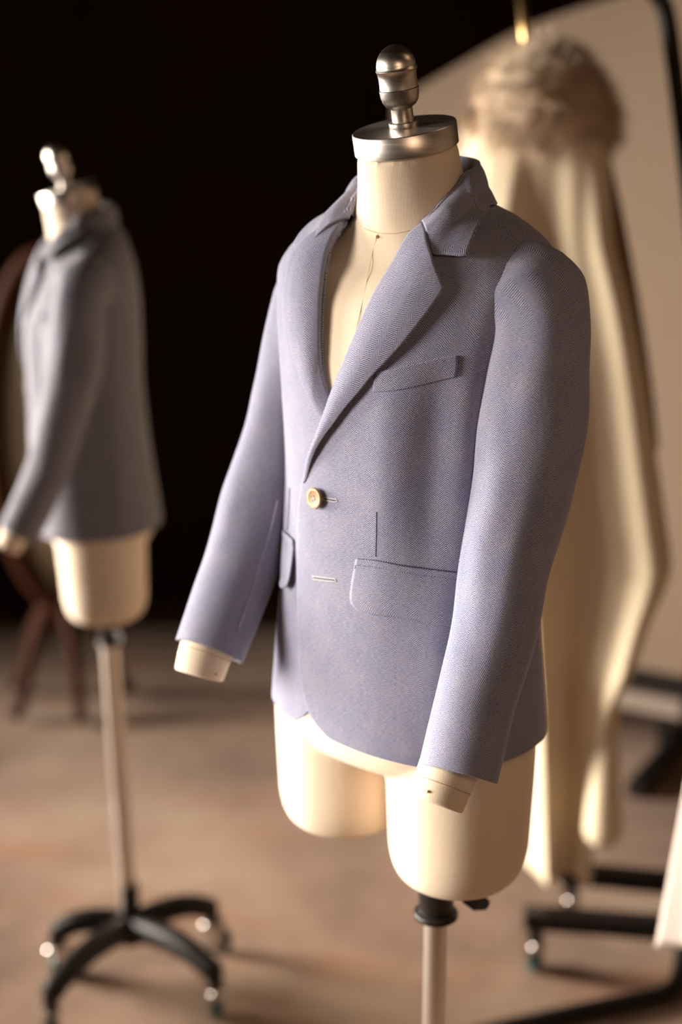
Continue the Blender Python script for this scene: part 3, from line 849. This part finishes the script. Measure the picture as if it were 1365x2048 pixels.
def button_mat():
    k = NT('pale_wood_button'); f = k.noise(k.mapping(k.coord(), (300, 300, 900)), 1.0, 3)
    k.P(**{'Base Color': k.mix(f, (0.58, 0.40, 0.21, 1), (0.70, 0.51, 0.30, 1)), 'Roughness': 0.45}); return k.m
BUTTON = button_mat(); RIM = plain('brown_rim', (0.34, 0.19, 0.08), 0.45)
HOLE = plain('button_hole_dark', (0.10, 0.075, 0.035), 0.9)

form = build_mannequin('cream linen child dress form with brushed steel cap, wearing the sharply focused blue blazer')
build_base(form, [(0.24, -0.12), (0.10, 0.24), (-0.22, 0.10), (-0.06, -0.25)], (POLE.x, POLE.y))
jacket = build_jacket('pale blue herringbone blazer with one wooden button on the nearest dress form, in focus')

# ------------------------------------------------------------------ the second form, farther back on the left
def copy_tree(o, parent=None):
    c = o.copy(); COL.objects.link(c)
    if parent: c.parent = parent
    for ch in list(o.children): copy_tree(ch, c)
    return c
FARM = Vector((-0.375, 2.27, 0)); FAR_PSI = R(77)
def farm(obj, dz, label, skip=()):
    c = obj.copy(); COL.objects.link(c); c['label'] = label
    for ch in list(obj.children):
        if ch.name.split('.')[0] in skip: continue
        k = copy_tree(ch, c); k.location.z += dz
    return c
DZ2 = 0.030
form2 = farm(form, DZ2, 'cream linen child dress form seen from its side, in front of the oval mirror', ('base_leg', 'base_hub', 'brake_pedal'))
jacket2 = farm(jacket, DZ2, 'blue-grey blazer in shade on the blurred side-on dress form')
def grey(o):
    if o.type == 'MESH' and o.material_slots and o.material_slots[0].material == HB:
        o.material_slots[0].link = 'OBJECT'; o.material_slots[0].material = HB_SHADED  # swaps in the copy with shade in its colours
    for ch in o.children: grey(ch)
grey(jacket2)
def swing_back(root):
    # its far arm hangs a little farther back than on the first form
    for ch in root.children:
        if ch.name.split('.')[0] in ('sleeve', 'arm') and np.mean([v.co.x for v in ch.data.vertices]) < 0:
            ch.matrix_basis = ch.matrix_basis @ Matrix.Translation((0, 0, 1.30)) @ Matrix.Rotation(R(15), 4, 'X') @ Matrix.Translation((0, 0, -1.30))
swing_back(form2); swing_back(jacket2)
lean = Matrix.Rotation(R(-1.4), 4, 'Y'); sc2 = Matrix.Scale(0.925, 4); rz2 = Matrix.Rotation(-FAR_PSI, 4, 'Z')
PT = Matrix.Translation((POLE.x, POLE.y, 0)); PTI = PT.inverted()
jacket2.matrix_world = Matrix.Translation(FARM) @ lean @ sc2 @ rz2 @ PTI
form2.matrix_world = Matrix.Translation(FARM) @ sc2 @ rz2 @ PTI
for ch in form2.children:
    wide = PT @ Matrix.Diagonal((1.35, 1.35, 1, 1)) @ PTI if ch.name.startswith('pole.') else Matrix()
    ch.matrix_basis = PT @ rz2.inverted() @ lean @ rz2 @ PTI @ ch.matrix_basis @ wide
W2 = form2.matrix_world.inverted()
ends2 = []
for x, y in ((100, 1985), (432, 1945), (425, 1815), (112, 1862)):
    p = W2 @ on_floor(x, y, 0.09); ends2.append((p.x, p.y))
build_base(form2, ends2, (POLE.x, POLE.y))
# chrome height notches low on the far pole
bm = bmesh.new()
for k in range(11):
    r = bmesh.ops.create_uvsphere(bm, u_segments=10, v_segments=6, radius=0.0035)
    d = (W2.to_3x3() @ Vector((-0.45, -0.9, 0))).normalized()
    bmesh.ops.translate(bm, verts=r['verts'], vec=Vector((POLE.x, POLE.y, 0.20 + 0.0165*k)) + d*0.0160)
hn = bmesh_obj('height_notches', bm, CHROME, form2, smooth=True)
hn.matrix_basis = PT @ rz2.inverted() @ lean @ rz2 @ PTI

# ------------------------------------------------------------------ oval cheval mirror behind it
def oval_mirror():
    D = 3.55
    c = at_dist(108, 870, D); t = empty('cheval_mirror', (c.x, c.y, 0), 'oval wood-framed standing mirror in the shadow behind the side-on dress form', 'mirror', R(-6))
    cz = c.z; a, b = 0.165, 0.452
    P = [(a*math.cos(k), 0, cz + b*math.sin(k)) for k in np.linspace(0, 2*np.pi, 73)]
    G = tube_grid(P, 0.024, 12)
    link('mirror_frame', grid_mesh('mirror_frame', G, wrap=True), REDWOOD, t)
    G = np.array([[(r*a*math.cos(k), y, cz + r*b*math.sin(k)) for k in np.linspace(0, 2*np.pi, 64, endpoint=False)] for r, y in ((0.0, -0.004), (0.5, -0.004), (0.99, -0.004), (0.99, 0.008), (0.0, 0.008))])
    link('mirror_glass', grid_mesh('mirror_glass', G, wrap=True), GLASS, t)
    zb = cz - b
    tube('column', [(0, 0, zb-0.01), (0, 0, zb-0.05), (0, 0, 0.24)], [0.020, 0.024, 0.022], REDWOOD, t)
    for sx, sy in ((-1, 0.25), (1, 0.25), (-0.55, -0.9), (0.55, -0.9)):
        tube('leg', crom([(0, 0, 0.27), (sx*0.045, sy*0.05, 0.26), (sx*0.10, sy*0.11, 0.17), (sx*0.135, sy*0.16, 0.06), (sx*0.16, sy*0.19, 0.017)], 24), np.linspace(0.021, 0.016, 24), REDWOOD, t)
REDWOOD = wood('red_brown_wood', (0.040, 0.010, 0.004), (0.075, 0.020, 0.007), 0.6)
GLASS = plain('beige_mirror_glass', (0.30, 0.24, 0.16), 0.5, 0.6, vscale=4)  # beige of the reflected room is put into the glass colour
oval_mirror()

# ------------------------------------------------------------------ white display panel behind the coat
def panel():
    p0 = at_dist(1300, 1350, 3.15); dirx = Vector((0.865, -0.5, 0)); n = Vector((-0.5, -0.865, 0))
    t = empty('display_panel', (p0.x, p0.y, 0), 'cream display panel with rounded slanting top and black lower rail, behind the coat', 'panel', math.atan2(dirx.y, dirx.x))
    I = (Matrix.Translation((p0.x, p0.y, 0)) @ Matrix.Rotation(math.atan2(dirx.y, dirx.x), 4, 'Z')).inverted()
    def q(x, y):
        v = I @ on_plane(x, y, p0, n); return v.x, v.z
    zb = q(1300, 1338)[1]
    top = crom([(*q(x, y), 0) for x, y in ((792, 208), (850, 172), (930, 125), (1010, 78), (1080, 46), (1160, 18), (1250, -8), (1360, -30), (1470, -40))], 40)[:, :2]
    out = [(float(x), float(z)) for x, z in top] + [(float(top[-1][0]), zb), (float(top[0][0]), zb)]
    bm = bmesh.new(); f = [bm.verts.new((x, -0.009, z)) for x, z in out]; b = [bm.verts.new((x, 0.009, z)) for x, z in out]
    bm.faces.new(f); bm.faces.new(b[::-1])
    for i in range(len(f)):
        j = (i+1) % len(f); bm.faces.new((f[j], f[i], b[i], b[j]))
    bmesh.ops.recalc_face_normals(bm, faces=bm.faces)
    bmesh_obj('board', bm, PANEL, t)
    x0, x1 = float(top[0][0]), float(top[-1][0])
    box('lower_rail', ((x0+x1)/2, 0, zb-0.026), (x1-x0+0.01, 0.036, 0.054), BLACKMT, t, 0.004)
    box('ledge', ((x0+x1)/2, -0.012, zb-0.075), (x1-x0, 0.05, 0.044), LEDGE, t, 0.004)
    for fx in (0.30, 0.93):
        xx = x0+(x1-x0)*fx
        box('leg', (xx, 0.02, (zb-0.09)/2 + 0.03), (0.035, 0.03, zb-0.15), BLACKMT, t, 0.003)
        box('foot', (xx, 0.02, 0.018), (0.045, 0.42, 0.036), BLACKMT, t, 0.006)
PANEL = plain('cream_board', (0.235, 0.165, 0.112), 0.75, vscale=5, var=0.03)
LEDGE = plain('grey_ledge', (0.30, 0.24, 0.20), 0.5)
panel()

# ------------------------------------------------------------------ garment rack, hanger rod, coat
def rack():
    t0 = on_floor(1340, 1850, 0.1)
    t = empty('garment_rack', (t0.x, t0.y, 0), 'black rolling garment rack with flat foot bars, carrying the coat', 'rack')
    I = Matrix.Translation((-t0.x, -t0.y, 0))
    feet = []
    for (ax, ay), (bx, by), cz in (((1048, 1838), (1460, 1868), 0.105), ((1120, 1748), (1480, 1782), 0.105)):
        a, b = I @ on_floor(ax, ay, cz), I @ on_floor(bx, by, cz); d = (b-a).normalized()
        yaw = math.atan2(d.y, d.x); M = Matrix.Translation((a+b)/2) @ Matrix.Rotation(yaw, 4, 'Z')
        f = box('foot_bar', (0, 0, 0.004), ((b-a).length, 0.042, 0.034), BLACKMT, t, 0.006, M)
        for e, off in ((a, 0.022), (b, -0.03)):
            p = e + d*off; caster(Vector((p.x, p.y, 0)), yaw + (1.9 if off > 0 else 0.4), f)
        feet.append((a, b))
    # upright at the right, bent over into the top rail
    base = (feet[0][1] + feet[1][1])*0.5
    Dr = 2.40
    pts = [base + Vector((0.02, 0, 0.01))]
    for x, y in ((1395, 520), (1366, 260), (1350, 130), (1338, 50), (1326, 5), (1300, -25), (1255, -40), (1180, -45), (1060, -48), (960, -50)):
        pts.append(I @ at_dist(x, y, Dr))
    tube('rail', crom(pts, 90), 0.0145, BLACKMT, t, 16)
    a, b = feet[0][1], feet[1][1]; box('cross_bar', tuple((a+b)*0.5 + Vector((0, 0, 0.004))), (0.04, abs(a.y-b.y)+0.04, 0.03), BLACKMT, t, 0.004)
rack()

COATC = at_dist(1120, 1000, 2.40)
def coat():
    cx, cy = COATC.x, COATC.y
    t = empty('coat', (cx, cy, 0), 'long cream coat with shaggy fur collar, hanging from the rack', 'coat')
    I = Matrix.Translation((-cx, -cy, 0))
    # outline of the hanging cloth, row by row (py, left px, right px)
    rows = [(150, 1060, 1110), (180, 1020, 1150), (250, 960, 1190), (330, 930, 1208), (450, 905, 1212), (600, 890, 1242), (750, 885, 1270), (900, 890, 1292), (1000, 900, 1306),
            (1100, 920, 1318), (1140, 930, 1308), (1200, 960, 1284), (1300, 985, 1250), (1360, 1000, 1228), (1450, 1015, 1205), (1560, 1028, 1185), (1650, 1035, 1178), (1725, 1040, 1176)]
    nr, nc = 140, 180
    py = [r[0] for r in rows]; Y = np.linspace(rows[0][0], rows[-1][0], nr)
    L, Rr = pchip(py, [r[1] for r in rows], Y), pchip(py, [r[2] for r in rows], Y)
    G = np.zeros((nr, nc, 3)); a = np.linspace(0, 2*np.pi, nc, endpoint=False)
    for i in range(nr):
        pl, pr = at_dist(L[i], Y[i], cy), at_dist(Rr[i], Y[i], cy)
        c, h = (pl+pr)/2, (pr-pl).length/2
        f = i/nr; amp = sstep(0.05, 0.35, f)
        x = h*np.cos(a)*np.abs(np.cos(a))**-0.25 if False else h*np.sign(np.cos(a))*np.abs(np.cos(a))**0.8
        y = (0.050 + 0.01*f)*np.sign(np.sin(a))*np.abs(np.sin(a))**0.55
        # folds across the width: ridges towards the camera fan out from the collar; the whole cloth turns to the window
        u = x/max(h, 1e-6)
        fold = (0.055*np.exp(-((u-0.80)/0.36)**2)*(1-0.6*sstep(0.72, 0.80, f)) - 0.016*np.exp(-((u-0.10-0.25*sstep(0.7, 0.85, f))/0.20)**2)*(1+1.5*sstep(0.68, 0.85, f)) + 0.034*np.exp(-((u+0.40)/0.22)**2) - 0.02*np.exp(-((u+0.78)/0.15)**2)
                + 0.006*np.sin(u*17+1.5*f))*amp
        y = y - fold*(0.65+0.35*(np.sin(a) < 0)) - 0.30*x
        G[i, :, 0] = c.x - cx + x; G[i, :, 1] = y; G[i, :, 2] = c.z
    o = link('coat_body', grid_mesh('coat_body', G, wrap=True, flip=True), COAT, t); solid(o, 0.004, -1)
    # narrow back panel / lining strip on the shaded side, ending in a dark cuff
    def slab(name, pts, thick, mat, dy, par):
        P = [I @ at_dist(x, y, cy + dy) for x, y in pts]; bm = bmesh.new()
        f = [bm.verts.new(p) for p in P]; b = [bm.verts.new(p + Vector((0.01, thick, 0))) for p in P]
        bm.faces.new(f); bm.faces.new(b[::-1])
        for i in range(len(f)):
            j = (i+1) % len(f); bm.faces.new((f[i], f[j], b[j], b[i]))
        bmesh.ops.recalc_face_normals(bm, faces=bm.faces)
        return bmesh_obj(name, bm, mat, par, True, 0.012, 3)
    # the coat's near sleeve along its shaded edge, that shade put into its brown
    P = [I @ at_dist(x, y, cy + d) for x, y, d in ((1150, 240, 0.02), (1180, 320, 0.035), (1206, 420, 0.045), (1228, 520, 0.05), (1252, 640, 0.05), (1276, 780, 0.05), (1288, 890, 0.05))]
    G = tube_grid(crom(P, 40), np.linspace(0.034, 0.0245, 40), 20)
    sl = link('coat_sleeve', grid_mesh('coat_sleeve', G, wrap=True, caps=(True, True)), COATSHADE, t)
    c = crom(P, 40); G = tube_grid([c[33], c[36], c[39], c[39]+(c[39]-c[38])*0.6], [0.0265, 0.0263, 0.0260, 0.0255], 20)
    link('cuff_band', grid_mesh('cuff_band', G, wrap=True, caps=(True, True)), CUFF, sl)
    tube('belt', crom([I @ at_dist(x, y, cy - 0.0 + 0.06) for x, y in ((1296, 910), (1304, 990), (1311, 1060), (1313, 1105))], 16), np.linspace(0.011, 0.008, 16), BELT, t, 10)
    # second, paler tail of the coat behind, lower right
    P = [I @ at_dist(x, y, cy + d) for x, y, d in ((1224, 1335, -0.03), (1217, 1440, -0.06), (1210, 1540, -0.09), (1207, 1620, -0.11), (1207, 1690, -0.12))]
    G = tube_grid(crom(P, 24), np.concatenate([np.linspace(0.012, 0.034, 22), [0.030, 0.018]]), 24)
    link('coat_tail', grid_mesh('coat_tail', G, wrap=True, caps=(True, True)), COAT, t)
    # fur collar
    bm = bmesh.new(); bmesh.ops.create_icosphere(bm, subdivisions=5, radius=1.0)
    c1 = I @ at_dist(1092, 196, cy)
    for v in bm.verts:
        d = v.co.copy(); r = 1 + 0.07*noise.noise(d*2.2) + 0.03*noise.noise(d*7) + 0.02*noise.noise(d*19)
        v.co = Vector((d.x*0.114*r, d.y*0.118*r, d.z*0.091*r)) + c1 + Vector((0, 0, -0.045*max(0, d.x)**2 - 0.02*min(0, d.x)**2))
    # its long end falls over the shoulder on the window side
    r2 = bmesh.ops.create_icosphere(bm, subdivisions=4, radius=1.0); c2 = I @ at_dist(972, 330, cy + 0.13); tl = Matrix.Rotation(R(14), 3, 'Y')
    for v in r2['verts']:
        d = v.co.copy(); r = 1 + 0.06*noise.noise(d*2.5 + Vector((5, 0, 0))) + 0.03*noise.noise(d*8)
        v.co = tl @ Vector((d.x*0.055*r, d.y*0.06*r, d.z*0.175*r)) + c2
    fur = bmesh_obj('fur_collar', bm, FUR, t, smooth=True)
    random.seed(4); hb = bmesh.new()
    fm = fur.data; pts = [(fm.vertices[i].co.copy(), fm.vertices[i].normal.copy()) for i in range(0, len(fm.vertices))]
    for k in range(5200):
        p, n = random.choice(pts); p = p + Vector((random.gauss(0, .002), random.gauss(0, .002), random.gauss(0, .002)))
        d = (n + Vector((random.gauss(0, .35), random.gauss(0, .35), -0.45 + random.gauss(0, .3)))).normalized(); l = random.uniform(0.016, 0.034)
        s_ = d.cross(Vector((random.random(), random.random(), random.random()))).normalized()*0.0009
        q = p + d*l + Vector((0, 0, -0.004))
        v = [hb.verts.new(p - s_), hb.verts.new(p + s_), hb.verts.new(q)]
        hb.faces.new(v)
    bmesh_obj('fur_strands', hb, FUR, fur)
    # hanger inside the coat, with its long brass hook rod up to the rail
    h = empty('coat_hanger', (cx, cy, 0), 'brass hook rod of a hanger rising from the fur collar', 'hanger')
    rodtop, rodbot = I @ at_dist(1043, -28, cy-0.0), I @ at_dist(1062, 175, cy)
    tube('hook_rod', [rodtop, rodbot], 0.0085, BRASS, h, 14)
    z = rodbot.z
    tube('shoulder_bar', crom([rodbot + Vector((-0.10, 0, -0.045)), rodbot + Vector((-0.04, 0, -0.012)), rodbot + Vector((0.0, 0, 0)), rodbot + Vector((0.06, 0, -0.015)), rodbot + Vector((0.12, 0, -0.05))], 20), 0.009, BLACKPL, h, 10)
COAT = plain('cream_wool', (0.78, 0.645, 0.46), 0.9, vscale=8, var=0.04, sheen=0.2)
COATSHADE = plain('shaded_coat_wool', (0.20, 0.115, 0.06), 0.9, vscale=12, var=0.1)  # shadow on the coat's right side, put into the sleeve colour
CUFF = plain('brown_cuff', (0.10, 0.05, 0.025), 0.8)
BELT = plain('olive_brown_cord', (0.16, 0.115, 0.07), 0.8)
FUR = plain('grey_brown_fur', (0.50, 0.385, 0.28), 0.9, vscale=25, var=0.2)
coat()

# ------------------------------------------------------------------ white cloth at the right edge, black tube on the floor
def sheet():
    D = 1.75
    pts = [(1372, 1560), (1330, 1790), (1311, 1893), (1340, 1900), (1420, 1904), (1420, 1560)]
    c = at_dist(1360, 1750, D); t = bpy.data.meshes.new('white_cloth')
    nr, nc = 60, 24; G = np.zeros((nr, nc, 3))
    for i in range(nr):
        y = 800 + (1894-800)*i/(nr-1); xl = 1376 - (y-1540)/(1894-1540)*65
        for j in range(nc):
            s = j/(nc-1); p = at_dist(xl + (1530-xl)*s, y + 10*s*(i/(nr-1)), D - 0.10*s + 0.012*math.sin(s*9)*s)
            G[i, j] = p - c
    o = link('white_cloth', grid_mesh('white_cloth', G, flip=True), WHITE); o.location = c; solid(o, 0.003, -1)
    tag(o, 'white cloth hanging into view low at the right edge of the photo', 'cloth')
WHITE = plain('white_cotton', (0.60, 0.52, 0.47), 0.9, vscale=12, var=0.03)
sheet()
def floor_tube():
    P = [on_floor(x, y, 0.016) for x, y in ((900, 2085), (1000, 2060), (1100, 2038), (1200, 2016), (1280, 1999), (1325, 1988), (1345, 1978), (1356, 1962), (1362, 1940), (1366, 1915), (1372, 1880))]
    c = P[4].copy(); c.z = 0
    o = tube('floor_tube', crom([p - c for p in P], 60), 0.016, BLACKMT, None, 12); o.location = c
    tag(o, 'black bent metal tube lying along the rug at the bottom right corner', 'tube')
floor_tube()

# ------------------------------------------------------------------ rug over the floor boards
def rug_obj():
    o = box('rug', (0, 0, 0), (4.6, 3.6, 0.006), rug()); o.location = (0.0, 2.35, -0.003)
    tag(o, 'worn beige and rust patterned rug covering the studio floor', 'rug')
rug_obj()
